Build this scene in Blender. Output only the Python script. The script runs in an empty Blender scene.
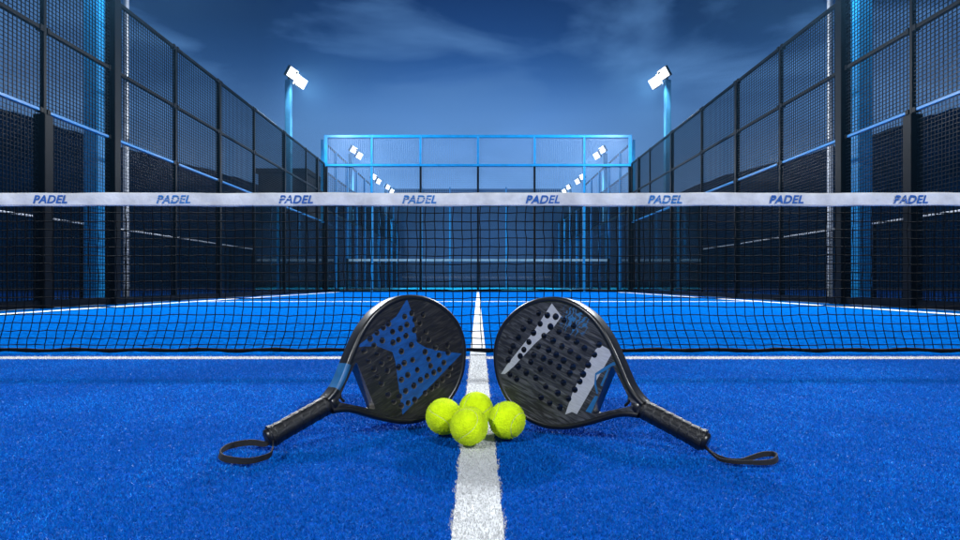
import bpy, bmesh, math, random
import numpy as np
from mathutils import Matrix, Vector
from mathutils.geometry import delaunay_2d_cdt

random.seed(7)
rng = np.random.default_rng(7)
SC = bpy.context.scene
COL = SC.collection

# ------------------------------------------------------------------ camera
F, CX, CY, CAMH = 605.0, 478.0, 283.0, 0.308        # focal length / vanishing point in photo pixels, eye height in metres
cam_data = bpy.data.cameras.new('camera')
cam_data.sensor_width = 36.0
cam_data.lens = 36.0 * F / 960.0
cam_data.shift_x = (480.0 - CX) / 960.0
cam_data.shift_y = (CY - 270.0) / 960.0
cam_data.clip_start = 0.02
cam_data.clip_end = 2000.0
cam = bpy.data.objects.new('camera', cam_data)
COL.objects.link(cam)
cam.location = (0, 0, CAMH)
cam.rotation_euler = (math.pi / 2, 0, 0)
SC.camera = cam

# ------------------------------------------------------------------ dusk sky
world = bpy.data.worlds.new('World')
SC.world = world
world.use_nodes = True
wt = world.node_tree
wt.nodes.clear()


def wn(kind, **kw):
    n = wt.nodes.new(kind)
    for k, v in kw.items():
        setattr(n, k, v)
    return n


w_out = wn('ShaderNodeOutputWorld')
w_bg = wn('ShaderNodeBackground')
w_bg.inputs['Strength'].default_value = 1.0
w_tc = wn('ShaderNodeTexCoord')
w_sep = wn('ShaderNodeSeparateXYZ')
wt.links.new(w_tc.outputs['Generated'], w_sep.inputs[0])
w_ramp = wn('ShaderNodeValToRGB')
cr = w_ramp.color_ramp
cr.interpolation = 'B_SPLINE'
SKY = [(0.0, (0.18, 0.38, 0.76)), (0.17, (0.17, 0.37, 0.75)), (0.26, (0.115, 0.29, 0.68)), (0.315, (0.034, 0.128, 0.39)),
       (0.38, (0.0105, 0.050, 0.19)), (0.48, (0.005, 0.021, 0.085)), (1.0, (0.003, 0.010, 0.045))]
cr.elements[0].position, cr.elements[0].color = SKY[0][0], (*SKY[0][1], 1)
cr.elements[1].position, cr.elements[1].color = SKY[-1][0], (*SKY[-1][1], 1)
for p, c in SKY[1:-1]:
    e = cr.elements.new(p)
    e.color = (*c, 1)
wt.links.new(w_sep.outputs['Z'], w_ramp.inputs['Fac'])
# the last daylight sits over the far end of the court and fades to both sides
w_flat = wn('ShaderNodeVectorMath', operation='MULTIPLY')
w_flat.inputs[1].default_value = (1, 1, 0)
wt.links.new(w_tc.outputs['Generated'], w_flat.inputs[0])
w_nrm = wn('ShaderNodeVectorMath', operation='NORMALIZE')
wt.links.new(w_flat.outputs[0], w_nrm.inputs[0])
w_sep2 = wn('ShaderNodeSeparateXYZ')
wt.links.new(w_nrm.outputs[0], w_sep2.inputs[0])
w_glow = wn('ShaderNodeValToRGB')
for k_, (p, c) in enumerate([(0.0, 0.42), (1.0, 1.0), (0.85, 0.44), (0.942, 0.54), (0.978, 0.78)]):
    e = w_glow.color_ramp.elements[k_] if k_ < 2 else w_glow.color_ramp.elements.new(p)
    e.position = p
    e.color = (c, c, c, 1)
wt.links.new(w_sep2.outputs['Y'], w_glow.inputs['Fac'])
w_mul = wn('ShaderNodeMix', data_type='RGBA', blend_type='MULTIPLY')
w_mul.inputs['Factor'].default_value = 1.0
wt.links.new(w_ramp.outputs['Color'], w_mul.inputs['A'])
wt.links.new(w_glow.outputs['Color'], w_mul.inputs['B'])
# wisps of thin cloud
w_map = wn('ShaderNodeMapping')
w_map.inputs['Rotation'].default_value = (0.2, 0.5, 0.3)
w_map.inputs['Scale'].default_value = (2.4, 1.6, 7.5)
w_map.inputs['Location'].default_value = (0.95, 0.4, 0.55)
wt.links.new(w_tc.outputs['Generated'], w_map.inputs['Vector'])
w_noise = wn('ShaderNodeTexNoise')
w_noise.inputs['Scale'].default_value = 1.3
w_noise.inputs['Detail'].default_value = 6.0
w_noise.inputs['Distortion'].default_value = 0.6
wt.links.new(w_map.outputs['Vector'], w_noise.inputs['Vector'])
w_cl = wn('ShaderNodeMapRange')
w_cl.inputs['From Min'].default_value = 0.50
w_cl.inputs['From Max'].default_value = 0.74
w_cl.inputs['To Max'].default_value = 0.85
wt.links.new(w_noise.outputs['Fac'], w_cl.inputs['Value'])
w_add = wn('ShaderNodeMix', data_type='RGBA', blend_type='MIX')
wt.links.new(w_cl.outputs['Result'], w_add.inputs['Factor'])
wt.links.new(w_mul.outputs['Result'], w_add.inputs['A'])
w_add.inputs['B'].default_value = (0.10, 0.24, 0.52, 1)
wt.links.new(w_add.outputs['Result'], w_bg.inputs['Color'])
wt.links.new(w_bg.outputs[0], w_out.inputs[0])

SC.view_settings.view_transform = 'Standard'
SC.view_settings.look = 'None'
SC.view_settings.exposure = 0.0
SC.view_settings.gamma = 1.0
SC.view_settings.use_curve_mapping = False
SC.cycles.use_denoising = True
SC.cycles.max_bounces = 8
SC.cycles.transparent_max_bounces = 24
SC.cycles.sample_clamp_indirect = 4.0
SC.cycles.caustics_reflective = False
SC.cycles.caustics_refractive = False

LAMP_POWER = 5400.0
HAZE = 0.0009


# ------------------------------------------------------------------ helpers
def tag(o, label=None, cat=None, group=None, kind=None):
    for k, v in (('label', label), ('category', cat), ('group', group), ('kind', kind)):
        if v:
            o[k] = v
    return o


def empty(name, loc=(0, 0, 0), rz=0.0):
    o = bpy.data.objects.new(name, None)
    o.empty_display_size = 0.1
    COL.objects.link(o)
    o.location = loc
    o.rotation_euler = (0, 0, rz)
    return o


def link_mesh(name, me, parent=None, loc=None, rz=None):
    o = bpy.data.objects.new(name, me)
    COL.objects.link(o)
    if parent:
        o.parent = parent
    if loc:
        o.location = loc
    if rz is not None:
        o.rotation_euler = (0, 0, rz)
    return o


def copy_tree(o, parent=None):
    c = o.copy()
    COL.objects.link(c)
    c.parent = parent
    for ch in o.children:
        copy_tree(ch, c)
    return c


class MB:
    """collects vertices and faces; build() makes one mesh"""

    def __init__(self):
        self.v, self.f, self.m, self.smooth = [], [], [], []

    def add(self, vs, fs, mi=0, smooth=False):
        b = len(self.v)
        self.v += [tuple(p) for p in vs]
        self.f += [tuple(i + b for i in f) for f in fs]
        self.m += [mi] * len(fs)
        self.smooth += [smooth] * len(fs)
        return self

    def box(self, x0, x1, y0, y1, z0, z1, mi=0):
        vs = [(x, y, z) for z in (z0, z1) for y in (y0, y1) for x in (x0, x1)]
        fs = [(0, 2, 3, 1), (4, 5, 7, 6), (0, 1, 5, 4), (2, 6, 7, 3), (0, 4, 6, 2), (1, 3, 7, 5)]
        return self.add(vs, fs, mi)

    def bbox(self, x0, x1, y0, y1, z0, z1, b=0.006, mi=0):
        """box with chamfered edges"""
        bm = bmesh.new()
        bmesh.ops.create_cube(bm, size=1)
        for v in bm.verts:
            v.co = Vector(((x0 + x1) / 2 + v.co.x * (x1 - x0), (y0 + y1) / 2 + v.co.y * (y1 - y0), (z0 + z1) / 2 + v.co.z * (z1 - z0)))
        bmesh.ops.bevel(bm, geom=bm.edges[:], offset=min(b, 0.3 * min(x1 - x0, y1 - y0, z1 - z0)), segments=1, affect='EDGES')
        bm.verts.index_update()
        self.add([v.co[:] for v in bm.verts], [[v.index for v in f.verts] for f in bm.faces], mi)
        bm.free()
        return self

    def tube(self, pts, r, n=8, closed=False, mi=0, smooth=True, caps=True):
        P = [Vector(p) for p in pts]
        k = len(P)
        R = r if hasattr(r, '__len__') else [r] * k
        vs = []
        prev = None
        for i in range(k):
            if closed:
                t = P[(i + 1) % k] - P[i - 1]
            else:
                t = P[min(i + 1, k - 1)] - P[max(i - 1, 0)]
            t.normalize()
            if prev is None:
                a = Vector((0, 0, 1)) if abs(t.z) < 0.9 else Vector((1, 0, 0))
                u = t.cross(a).normalized()
            else:
                u = (prev - t * prev.dot(t)).normalized()
            prev = u
            w = t.cross(u)
            for j in range(n):
                an = 2 * math.pi * j / n
                vs.append(P[i] + (u * math.cos(an) + w * math.sin(an)) * R[i])
        fs = []
        rings = k if closed else k - 1
        for i in range(rings):
            i2 = (i + 1) % k
            for j in range(n):
                j2 = (j + 1) % n
                fs.append((i * n + j, i * n + j2, i2 * n + j2, i2 * n + j))
        self.add(vs, fs, mi, smooth)
        if caps and not closed:
            self.add(vs[:n], [tuple(range(n - 1, -1, -1))], mi)
            self.add(vs[-n:], [tuple(range(n))], mi)
        return self

    def mesh(self, name, mats):
        me = bpy.data.meshes.new(name)
        me.from_pydata(self.v, [], self.f)
        for m in (mats if isinstance(mats, (list, tuple)) else [mats]):
            me.materials.append(m)
        me.polygons.foreach_set('material_index', self.m)
        me.polygons.foreach_set('use_smooth', self.smooth)
        me.update()
        return me

    def build(self, name, mats, parent=None, loc=None, rz=None):
        return link_mesh(name, self.mesh(name, mats), parent, loc, rz)


# ------------------------------------------------------------------ materials
def mat(name, col, rough=0.5, metal=0.0, var=0.0, scale=20.0, bump=0.0, bscale=200.0, spec=0.5, coat=0.0,
        stretch=(1, 1, 1), coord='Object', detail=5.0, col2=None, rvar=0.0):
    m = bpy.data.materials.new(name)
    m.use_nodes = True
    nt = m.node_tree
    b = nt.nodes['Principled BSDF']
    b.inputs['Base Color'].default_value = (*col, 1)
    b.inputs['Roughness'].default_value = rough
    b.inputs['Metallic'].default_value = metal
    b.inputs['Specular IOR Level'].default_value = spec
    b.inputs['Coat Weight'].default_value = coat
    b.inputs['Coat Roughness'].default_value = 0.15
    tc = nt.nodes.new('ShaderNodeTexCoord')
    mp = nt.nodes.new('ShaderNodeMapping')
    mp.inputs['Scale'].default_value = stretch
    nt.links.new(tc.outputs[coord], mp.inputs['Vector'])
    if var or col2 or rvar:
        n = nt.nodes.new('ShaderNodeTexNoise')
        n.inputs['Scale'].default_value = scale
        n.inputs['Detail'].default_value = detail
        n.inputs['Roughness'].default_value = 0.6
        nt.links.new(mp.outputs[0], n.inputs['Vector'])
        r = nt.nodes.new('ShaderNodeValToRGB')
        lo = [max(0, c * (1 - var)) for c in col]
        hi = list(col2) if col2 else [c * (1 + var) for c in col]
        r.color_ramp.elements[0].position = 0.32
        r.color_ramp.elements[1].position = 0.70
        r.color_ramp.elements[0].color = (*lo, 1)
        r.color_ramp.elements[1].color = (*hi, 1)
        nt.links.new(n.outputs['Fac'], r.inputs['Fac'])
        nt.links.new(r.outputs['Color'], b.inputs['Base Color'])
        if rvar:
            q = nt.nodes.new('ShaderNodeMapRange')
            q.inputs['To Min'].default_value = max(0.02, rough - rvar)
            q.inputs['To Max'].default_value = min(1, rough + rvar)
            nt.links.new(n.outputs['Fac'], q.inputs['Value'])
            nt.links.new(q.outputs[0], b.inputs['Roughness'])
    if bump:
        n2 = nt.nodes.new('ShaderNodeTexNoise')
        n2.inputs['Scale'].default_value = bscale
        n2.inputs['Detail'].default_value = 3
        nt.links.new(mp.outputs[0], n2.inputs['Vector'])
        bp = nt.nodes.new('ShaderNodeBump')
        bp.inputs['Strength'].default_value = bump
        bp.inputs['Distance'].default_value = 0.01
        nt.links.new(n2.outputs['Fac'], bp.inputs['Height'])
        nt.links.new(bp.outputs[0], b.inputs['Normal'])
    return m


def turf_mat(name, col, tip, rough=0.55):
    """short pile: colour runs with a per-blade tint"""
    m = bpy.data.materials.new(name)
    m.use_nodes = True
    nt = m.node_tree
    b = nt.nodes['Principled BSDF']
    b.inputs['Roughness'].default_value = rough
    b.inputs['Specular IOR Level'].default_value = 0.12
    at = nt.nodes.new('ShaderNodeAttribute')
    at.attribute_name = 'tint'
    r = nt.nodes.new('ShaderNodeValToRGB')
    r.color_ramp.elements[0].color = (*[c * 0.72 for c in col], 1)
    r.color_ramp.elements[1].color = (*tip, 1)
    e = r.color_ramp.elements.new(0.84)
    e.color = (*col, 1)
    nt.links.new(at.outputs['Fac'], r.inputs['Fac'])
    nt.links.new(r.outputs['Color'], b.inputs['Base Color'])
    return m


def glass_mat(name, tint=(0.84, 0.93, 0.97), refl=0.02):
    m = bpy.data.materials.new(name)
    m.use_nodes = True
    nt = m.node_tree
    nt.nodes.clear()
    o = nt.nodes.new('ShaderNodeOutputMaterial')
    tr = nt.nodes.new('ShaderNodeBsdfTransparent')
    tr.inputs[0].default_value = (*tint, 1)
    gl = nt.nodes.new('ShaderNodeBsdfGlossy')
    gl.inputs['Roughness'].default_value = 0.03
    fr = nt.nodes.new('ShaderNodeFresnel')
    fr.inputs['IOR'].default_value = 1.5
    mx = nt.nodes.new('ShaderNodeMixShader')
    ad = nt.nodes.new('ShaderNodeMath')
    ad.operation = 'ADD'
    ad.inputs[1].default_value = refl
    ad.use_clamp = True
    nt.links.new(fr.outputs[0], ad.inputs[0])
    nt.links.new(ad.outputs[0], mx.inputs[0])
    nt.links.new(tr.outputs[0], mx.inputs[1])
    nt.links.new(gl.outputs[0], mx.inputs[2])
    nt.links.new(mx.outputs[0], o.inputs[0])
    return m


def emit_mat(name, col, s):
    m = bpy.data.materials.new(name)
    m.use_nodes = True
    nt = m.node_tree
    nt.nodes.clear()
    o = nt.nodes.new('ShaderNodeOutputMaterial')
    e = nt.nodes.new('ShaderNodeEmission')
    e.inputs[0].default_value = (*col, 1)
    e.inputs[1].default_value = s
    nt.links.new(e.outputs[0], o.inputs[0])
    return m


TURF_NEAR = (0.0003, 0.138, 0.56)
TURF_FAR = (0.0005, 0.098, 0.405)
M = {}
M['ground'] = mat('outer_ground', (0.012, 0.035, 0.065), 0.9, var=0.4, scale=3, bump=0.3, bscale=60)
M['carpet'] = mat('carpet_backing', (0.001, 0.075, 0.42), 0.95, var=0.35, scale=60, bump=0.6, bscale=400, spec=0.05)
M['carpet_far'] = mat('carpet_lamplit', TURF_FAR, 0.95, var=0.50, scale=28, bump=0.9, bscale=90, detail=12, spec=0.0)  # separate turf colour standing in for the stronger lamplight beyond the net
M['carpet_side'] = mat('carpet_neighbour', (0.006, 0.10, 0.40), 0.95, var=0.3, scale=2, detail=8, spec=0.04)
M['carpet_back'] = mat('carpet_turquoise', (0.004, 0.36, 0.62), 0.95, var=0.3, scale=2, detail=8, spec=0.04)
M['line'] = mat('line_paint', (0.74, 0.75, 0.76), 0.85, var=0.10, scale=120, bump=0.5, bscale=350)
M['line_far'] = mat('line_paint_far', (0.78, 0.80, 0.82), 0.85, var=0.12, scale=9)
M['fibre_blue'] = turf_mat('fibre_blue', TURF_NEAR, (0.010, 0.30, 0.85), 0.5)
M['fibre_white'] = turf_mat('fibre_white', (0.62, 0.62, 0.61), (0.74, 0.74, 0.73), 0.7)
M['black_steel'] = mat('black_steel', (0.0010, 0.0016, 0.0030), 0.36, var=0.4, scale=3, spec=0.07)
M['blue_steel'] = mat('blue_steel', (0.002, 0.185, 0.45), 0.34, var=0.15, scale=5, rvar=0.1, spec=0.3)
M['wire_black'] = mat('wire_black', (0.0010, 0.0035, 0.008), 0.3, spec=0.06)
M['wire_blue'] = mat('wire_blue', (0.09, 0.21, 0.42), 0.5)
M['mast_paint'] = mat('mast_paint', (0.030, 0.17, 0.32), 0.36, var=0.15, scale=5, rvar=0.1, spec=0.5)
M['galv'] = mat('galvanised', (0.42, 0.45, 0.50), 0.45, 0.6, var=0.25, scale=9)
M['glass'] = glass_mat('panel_glass')
M['tape'] = mat('net_tape_cloth', (0.66, 0.66, 0.65), 0.75, var=0.22, scale=9, bump=0.8, bscale=16, detail=8)
M['tape_dark'] = mat('net_bottom_cloth', (0.0015, 0.0018, 0.003), 0.8, spec=0.1, bump=0.3, bscale=60)
M['cord'] = mat('net_cord', (0.0010, 0.0013, 0.0022), 0.8, spec=0.06)
M['stitch'] = mat('tape_stitch', (0.55, 0.56, 0.60), 0.8)
M['letter'] = mat('letter_print', (0.002, 0.10, 0.38), 0.6, var=0.15, scale=60)
M['letter2'] = mat('letter_print_faded', (0.004, 0.17, 0.48), 0.65, var=0.2, scale=60)
M['screen'] = mat('windscreen_cloth', (0.0004, 0.024, 0.075), 0.85, var=0.25, scale=0.7, detail=6)
M['hill'] = mat('hill_scrub', (0.005, 0.050, 0.115), 0.95, var=0.5, scale=0.25, bump=0.8, bscale=1.0, spec=0.05)
M['render'] = mat('dark_render', (0.035, 0.04, 0.05), 0.9, var=0.25, scale=3)
M['roof'] = mat('roof_felt', (0.02, 0.022, 0.028), 0.9)
M['housing'] = mat('lamp_housing', (0.03, 0.033, 0.038), 0.45, 0.4)
M['lens'] = emit_mat('lamp_lens', (0.90, 0.94, 1.0), 3.0)
M['ball'] = None

# ------------------------------------------------------------------ ground, carpet and lines
NETY = 2.66
BACKY = 21.1
SIDEX = 5.34


def sheet(name, x0, x1, y0, y1, z, m, label=None, kind='structure'):
    o = MB().add([(x0, y0, z), (x1, y0, z), (x1, y1, z), (x0, y1, z)], [(0, 1, 2, 3)]).build(name, m)
    if label:
        o['label'] = label
    o['kind'] = kind
    return o


sheet('ground', -135, 135, -60, 90, -0.012, M['ground'])
sheet('court_carpet', -SIDEX, SIDEX, -8.0, 2.60, -0.004, M['carpet'], 'deep blue artificial turf in front of the net')
sheet('court_carpet', -SIDEX, SIDEX, 2.60, BACKY, -0.004, M['carpet_far'], 'lighter blue turf beyond the net, lamplight put into its colour')
sheet('neighbouring_court', -17.5, -7.2, -8, 40, -0.008, M['carpet_side'], 'blue court surface left of the cage')
sheet('neighbouring_court', 7.2, 17.5, -8, 40, -0.008, M['carpet_side'], 'blue court surface right of the cage')
sheet('neighbouring_court', -5.5, 5.5, BACKY + 0.5, 42.6, -0.008, M['carpet_back'], 'turquoise court surface behind the back wall')

LW = 0.0345                                            # half width of the centre line
sheet('centre_line', -LW + 0.002, LW - 0.002, -2.0, 2.60, -0.0030, M['line'], 'white centre line the balls stand on')
sheet('centre_line', -LW, LW, 2.605, 20.4, 0.0, M['line'], 'white centre line running away under the net')
sheet('service_line', -5.2, -LW - 0.001, 2.475, 2.555, -0.0030, M['line'], 'white line across the turf in front of the net')
sheet('service_line', LW + 0.001, 5.2, 2.475, 2.555, -0.0030, M['line'], 'white line across the turf in front of the net')
sheet('service_line', -4.63, -LW - 0.001, 10.0, 10.16, 0.0, M['line_far'], 'thin white line across the far half')
sheet('service_line', LW + 0.001, 4.63, 10.0, 10.16, 0.0, M['line_far'], 'thin white line across the far half')
sheet('side_line', -4.82, -4.64, 2.9, 20.4, 0.0, M['line_far'], 'white line along the left fence')
sheet('side_line', 4.64, 4.82, 2.9, 20.4, 0.0, M['line_far'], 'white line along the right fence')


_pw = [(rng.normal(0, k), rng.normal(0, k * 0.6), rng.random() * 6.28, 1.0 / (1 + 0.06 * k)) for k in (3, 3, 7, 7, 14, 14, 26, 26, 45, 45, 70, 70)]


def patchy(q):
    """broad brushed and trodden patches in the pile"""
    t = np.zeros(len(q))
    for a, b, c, w in _pw:
        t += w * np.sin(a * q[:, 0] + b * q[:, 1] + c + 0.6 * np.sin(2 * q[:, 1] + 3 * q[:, 0]))
    return t


def fibres(name, xy, size, height, m, label):
    n = len(xy)
    ang = rng.random(n) * 2 * np.pi
    lean = rng.normal(0, 0.85, n)
    la = rng.random(n) * 2 * np.pi
    hgt = height * (0.6 + 0.6 * rng.random(n))
    w = size * (0.7 + 0.6 * rng.random(n)) * 0.5
    V = np.empty((n, 3, 3), np.float32)
    V[:, 0, 0] = xy[:, 0] - np.cos(ang) * w
    V[:, 0, 1] = xy[:, 1] - np.sin(ang) * w
    V[:, 0, 2] = -0.004
    V[:, 1, 0] = xy[:, 0] + np.cos(ang) * w
    V[:, 1, 1] = xy[:, 1] + np.sin(ang) * w
    V[:, 1, 2] = -0.004
    V[:, 2, 0] = xy[:, 0] + np.cos(la) * np.sin(lean) * hgt
    V[:, 2, 1] = xy[:, 1] + np.sin(la) * np.sin(lean) * hgt
    V[:, 2, 2] = -0.004 + hgt * np.cos(lean)
    me = bpy.data.meshes.new(name)
    me.vertices.add(3 * n)
    me.vertices.foreach_set('co', V.ravel())
    me.loops.add(3 * n)
    me.loops.foreach_set('vertex_index', np.arange(3 * n, dtype=np.int32))
    me.polygons.add(n)
    me.polygons.foreach_set('loop_start', np.arange(0, 3 * n, 3, dtype=np.int32))
    me.update(calc_edges=True)
    at = me.attributes.new('tint', 'FLOAT', 'POINT')
    at.data.foreach_set('value', np.repeat(np.clip(rng.random(n) + 0.10 * patchy(xy), 0, 1).astype(np.float32), 3))
    me.materials.append(m)
    o = link_mesh(name, me)
    return tag(o, label, 'turf', kind='stuff')


def scatter(n_target):
    # nearer turf gets more, finer blades
    Y = 0.35 * (3.3 / 0.35) ** rng.random(n_target * 2)
    half = 0.88 * Y + 0.55
    keep = rng.random(len(Y)) < half / half.max() * (0.35 + 0.65 * (0.35 / Y) ** 0.2) * 1.6
    Y = Y[keep][:n_target]
    half = 0.88 * Y + 0.55
    X = (rng.random(len(Y)) * 2 - 1) * half
    return np.stack([X, Y], 1)


xy = scatter(1250000)
xy = xy[xy[:, 1] < 2.63]
jit = rng.normal(0, 0.0014, len(xy))
row = np.floor(xy[:, 1] / 0.0085)                      # tufts sit in rows: the painted edge is toothed
jit += 0.0022 * np.sin(row * 12.9898 + np.sign(xy[:, 0]) * 3.1)
white = (np.abs(xy[:, 0]) + jit < LW) | ((xy[:, 1] + jit > 2.470) & (xy[:, 1] + jit < 2.560) & (np.abs(xy[:, 0]) < 5.2))
size = 0.0016 * (0.75 + 0.45 * xy[:, 1])
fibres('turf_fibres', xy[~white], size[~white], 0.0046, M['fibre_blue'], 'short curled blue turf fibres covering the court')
fibres('turf_fibres', xy[white], size[white], 0.0046, M['fibre_white'], 'short white turf fibres of the painted lines')

# ------------------------------------------------------------------ the net
NTOP, TAPEH = 0.708, 0.0585
HALF = 4.95


def tape_drop(x):
    return -0.004 * (1 - (x / HALF) ** 2)


net = tag(empty('court_net', (0, NETY, 0)), 'black mesh net with white top band lettered in blue behind the rackets', 'net')
nx = 330
mb = MB()
prof = [(-0.0045, 0.0), (-0.006, 0.006), (-0.0052, TAPEH * 0.5), (-0.0058, TAPEH - 0.008), (-0.004, TAPEH), (0.004, TAPEH), (0.0058, TAPEH - 0.008), (0.006, 0.006), (0.0045, 0.0)]
vs, fs = [], []
for i in range(nx + 1):
    x = -HALF + 2 * HALF * i / nx
    dz = NTOP - TAPEH + tape_drop(x) + 0.0012 * math.sin(x * 7.3) + 0.0008 * math.sin(x * 19 + 1)
    wob = 0.0016 * math.sin(x * 11 + 0.5) + 0.0010 * math.sin(x * 31)
    for j, (py, pz) in enumerate(prof):
        vs.append((x, py + wob + 0.0007 * math.sin(x * 47 + j), dz + pz))
k = len(prof)
for i in range(nx):
    for j in range(k):
        j2 = (j + 1) % k
        fs.append((i * k + j, (i + 1) * k + j, (i + 1) * k + j2, i * k + j2))
mb.add(vs, fs, 0, True)
tape = mb.build('top_band', M['tape'], net)
tape['label'] = 'white cloth band along the top of the net'
# hem stitching as short stitches under the band
mb = MB()
x = -2.6
while x < 2.6:
    z = NTOP - TAPEH + tape_drop(x) + 0.0045
    mb.box(x, x + 0.007, -0.0088, -0.0066, z, z + 0.0015)
    x += 0.0125
st = mb.build('stitching', M['stitch'], tape)
st['kind'] = 'stuff'

# lettering: slanted bold letters, some worn through by horizontal streaks
fc = bpy.data.curves.new('letters', 'FONT')
fc.body = 'PADEL'
fc.size = 0.052
fc.shear = 0.28
fc.offset = 0.0012
fc.space_character = 1.06
fc.extrude = 0.0004
fc.align_x = 'CENTER'
fo = bpy.data.objects.new('letters', fc)
COL.objects.link(fo)
bpy.context.view_layer.update()
base_me = bpy.data.meshes.new_from_object(fo.evaluated_get(bpy.context.evaluated_depsgraph_get()))
bpy.data.objects.remove(fo)
bw = max(v.co.x for v in base_me.vertices) - min(v.co.x for v in base_me.vertices)
bh = max(v.co.y for v in base_me.vertices)
for v in base_me.vertices:
    v.co.x *= 0.150 / bw
    v.co.y *= 0.0345 / bh


def streaked(x_lo, x_hi, bands, m):
    """letters with thin slits cut out between x_lo and x_hi"""
    bm = bmesh.new()
    bm.from_mesh(base_me)
    for z0, z1 in bands:
        for zz in (z0, z1):
            g = bm.verts[:] + bm.edges[:] + bm.faces[:]
            bmesh.ops.bisect_plane(bm, geom=g, plane_co=(0, zz, 0), plane_no=(0, 1, 0))
        for xx in (x_lo, x_hi):
            g = bm.verts[:] + bm.edges[:] + bm.faces[:]
            bmesh.ops.bisect_plane(bm, geom=g, plane_co=(xx, 0, 0), plane_no=(1, 0, 0))
        dead = [f for f in bm.faces if z0 < f.calc_center_median().y < z1 and x_lo < f.calc_center_median().x < x_hi]
        bmesh.ops.delete(bm, geom=dead, context='FACES')
    me = bpy.data.meshes.new('lettering')
    bm.to_mesh(me)
    bm.free()
    me.materials.clear()
    me.materials.append(m)
    return me


me_plain = streaked(9, 9.1, [], M['letter'])
me_str = streaked(-0.09, 0.045, [(0.006, 0.0085), (0.0135, 0.0175), (0.0235, 0.0265)], M['letter2'])
me_str2 = streaked(-0.09, -0.02, [(0.008, 0.011), (0.020, 0.024)], M['letter'])
me_str3 = streaked(-0.03, 0.09, [(0.010, 0.0135), (0.0215, 0.025)], M['letter2'])
pxs = [51, 174, 296, 419, 542, 664, 785, 909]
kinds = [me_plain, me_str, me_str2, me_str, me_plain, me_str3, me_plain, me_str2]
allx = [((p - CX) / F * NETY, kd) for p, kd in zip(pxs, kinds)]
step = 0.539
for q in range(1, 4):
    allx.append((allx[0][0] - step * q, kinds[-q]))
    allx.append((allx[7][0] + step * q, kinds[q]))
for x, me in allx:
    o = link_mesh('lettering', me, tape, (x, -0.0094, NTOP - TAPEH + tape_drop(x) + 0.0125))
    o.rotation_euler = (math.pi / 2, 0, 0)

# mesh of knotted cords
CW = 0.0400
ncol = int(2 * HALF / CW)
nrow = 18
zs = [0.010]
for j in range(nrow):
    zs.append(zs[-1] + (0.027 + 0.010 * min(1, j / 5.0)))
sc = (NTOP - TAPEH + 0.004 - 0.010) / (zs[-1] - 0.010)
zs = [0.010 + (z - 0.010) * sc for z in zs]
P = np.zeros((ncol + 1, nrow + 1, 3))
ph = rng.random(ncol + 1) * 0.8
for i in range(ncol + 1):
    x0 = -HALF + CW * i
    fold = 0.55 * math.sin(x0 * 2.1) + 0.35 * math.sin(x0 * 5.7 + 1.0)
    for j in range(nrow + 1):
        z = zs[j]
        low = max(0.0, 1 - z / 0.20)
        P[i, j] = (x0 + (0.046 * math.tanh(x0 * 1.5) + 0.018 * fold) * low ** 1.6 + rng.normal(0, 0.0012) + 0.002 * math.sin(z * 30 + x0),
                   -0.018 * math.sin(math.pi * min(1, z / 0.2)) * (0.4 + 0.6 * low) * (1 + 0.5 * fold) + rng.normal(0, 0.0015),
                   z + rng.normal(0, 0.0011) + (0.004 * math.sin(x0 * 9) * (1 - low)) * (1 - z / NTOP) + (tape_drop(x0) if j == nrow else 0))


def cords(lines, r):
    mbx = MB()
    for ln in lines:
        mbx.tube(ln, r, 4, smooth=True, caps=False)
    return mbx


mb = cords([P[i, :] for i in range(ncol + 1)] + [P[:, j] for j in range(nrow + 1)], 0.0021)
oc = [(1, 0, 0), (-1, 0, 0), (0, 1, 0), (0, -1, 0), (0, 0, 1), (0, 0, -1)]
of = [(0, 2, 4), (2, 1, 4), (1, 3, 4), (3, 0, 4), (2, 0, 5), (1, 2, 5), (3, 1, 5), (0, 3, 5)]
for i in range(ncol + 1):
    for j in range(nrow + 1):
        c = P[i, j]
        mb.add([(c[0] + 0.0040 * a, c[1] + 0.0040 * b, c[2] + 0.0040 * d) for a, b, d in oc], of)
o = mb.build('cord_mesh', M['cord'], net)
o['kind'] = 'stuff'
# dark band lying on the turf along the bottom
mb = MB()
pts = [(-HALF + 2 * HALF * i / 200, 0.006 * math.sin(i * 0.7) + 0.003 * math.sin(i * 2.3), 0.013 + 0.0025 * math.sin(i * 1.1)) for i in range(201)]
mb.tube(pts, [0.0085 + 0.0012 * math.sin(i * 1.7) for i in range(201)], 8)
mb.build('bottom_band', M['tape_dark'], net)
for s in (-1, 1):
    mb = MB().bbox(s * 5.0 - 0.04, s * 5.0 + 0.04, -0.04, 0.04, -0.004, 0.74)
    p = mb.build('net_post', M['blue_steel'], net)
    MB().bbox(s * 5.0 - 0.09, s * 5.0 + 0.09, -0.09, 0.09, -0.0035, 0.008).build('base_plate', M['blue_steel'], p)

# ------------------------------------------------------------------ fences
_panels = {}


def wire_panel(w, h, cx_, cz_, t, m):
    """welded wire grid in local XZ, corner at the origin"""
    key = (round(w, 3), round(h, 3), cx_, cz_, t, m.name)
    if key not in _panels:
        mbx = MB()
        n = max(1, round(w / cx_))
        for i in range(n + 1):
            x = w * i / n
            mbx.box(x - t / 2, x + t / 2, -t / 2, t / 2, 0, h)
        n = max(1, round(h / cz_))
        for i in range(n + 1):
            z = h * i / n
            mbx.box(0, w, t / 2, t * 1.4, z - t / 2, z + t / 2)
        _panels[key] = mbx.mesh('mesh_panel', m)
    return _panels[key]


_glass = {}


def glass_panel(w, h):
    key = (round(w, 3), round(h, 3))
    if key not in _glass:
        _glass[key] = MB().box(0.012, w - 0.012, -0.006, 0.006, 0.012, h - 0.012).mesh('glass_panel', M['glass'])
    return _glass[key]


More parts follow.
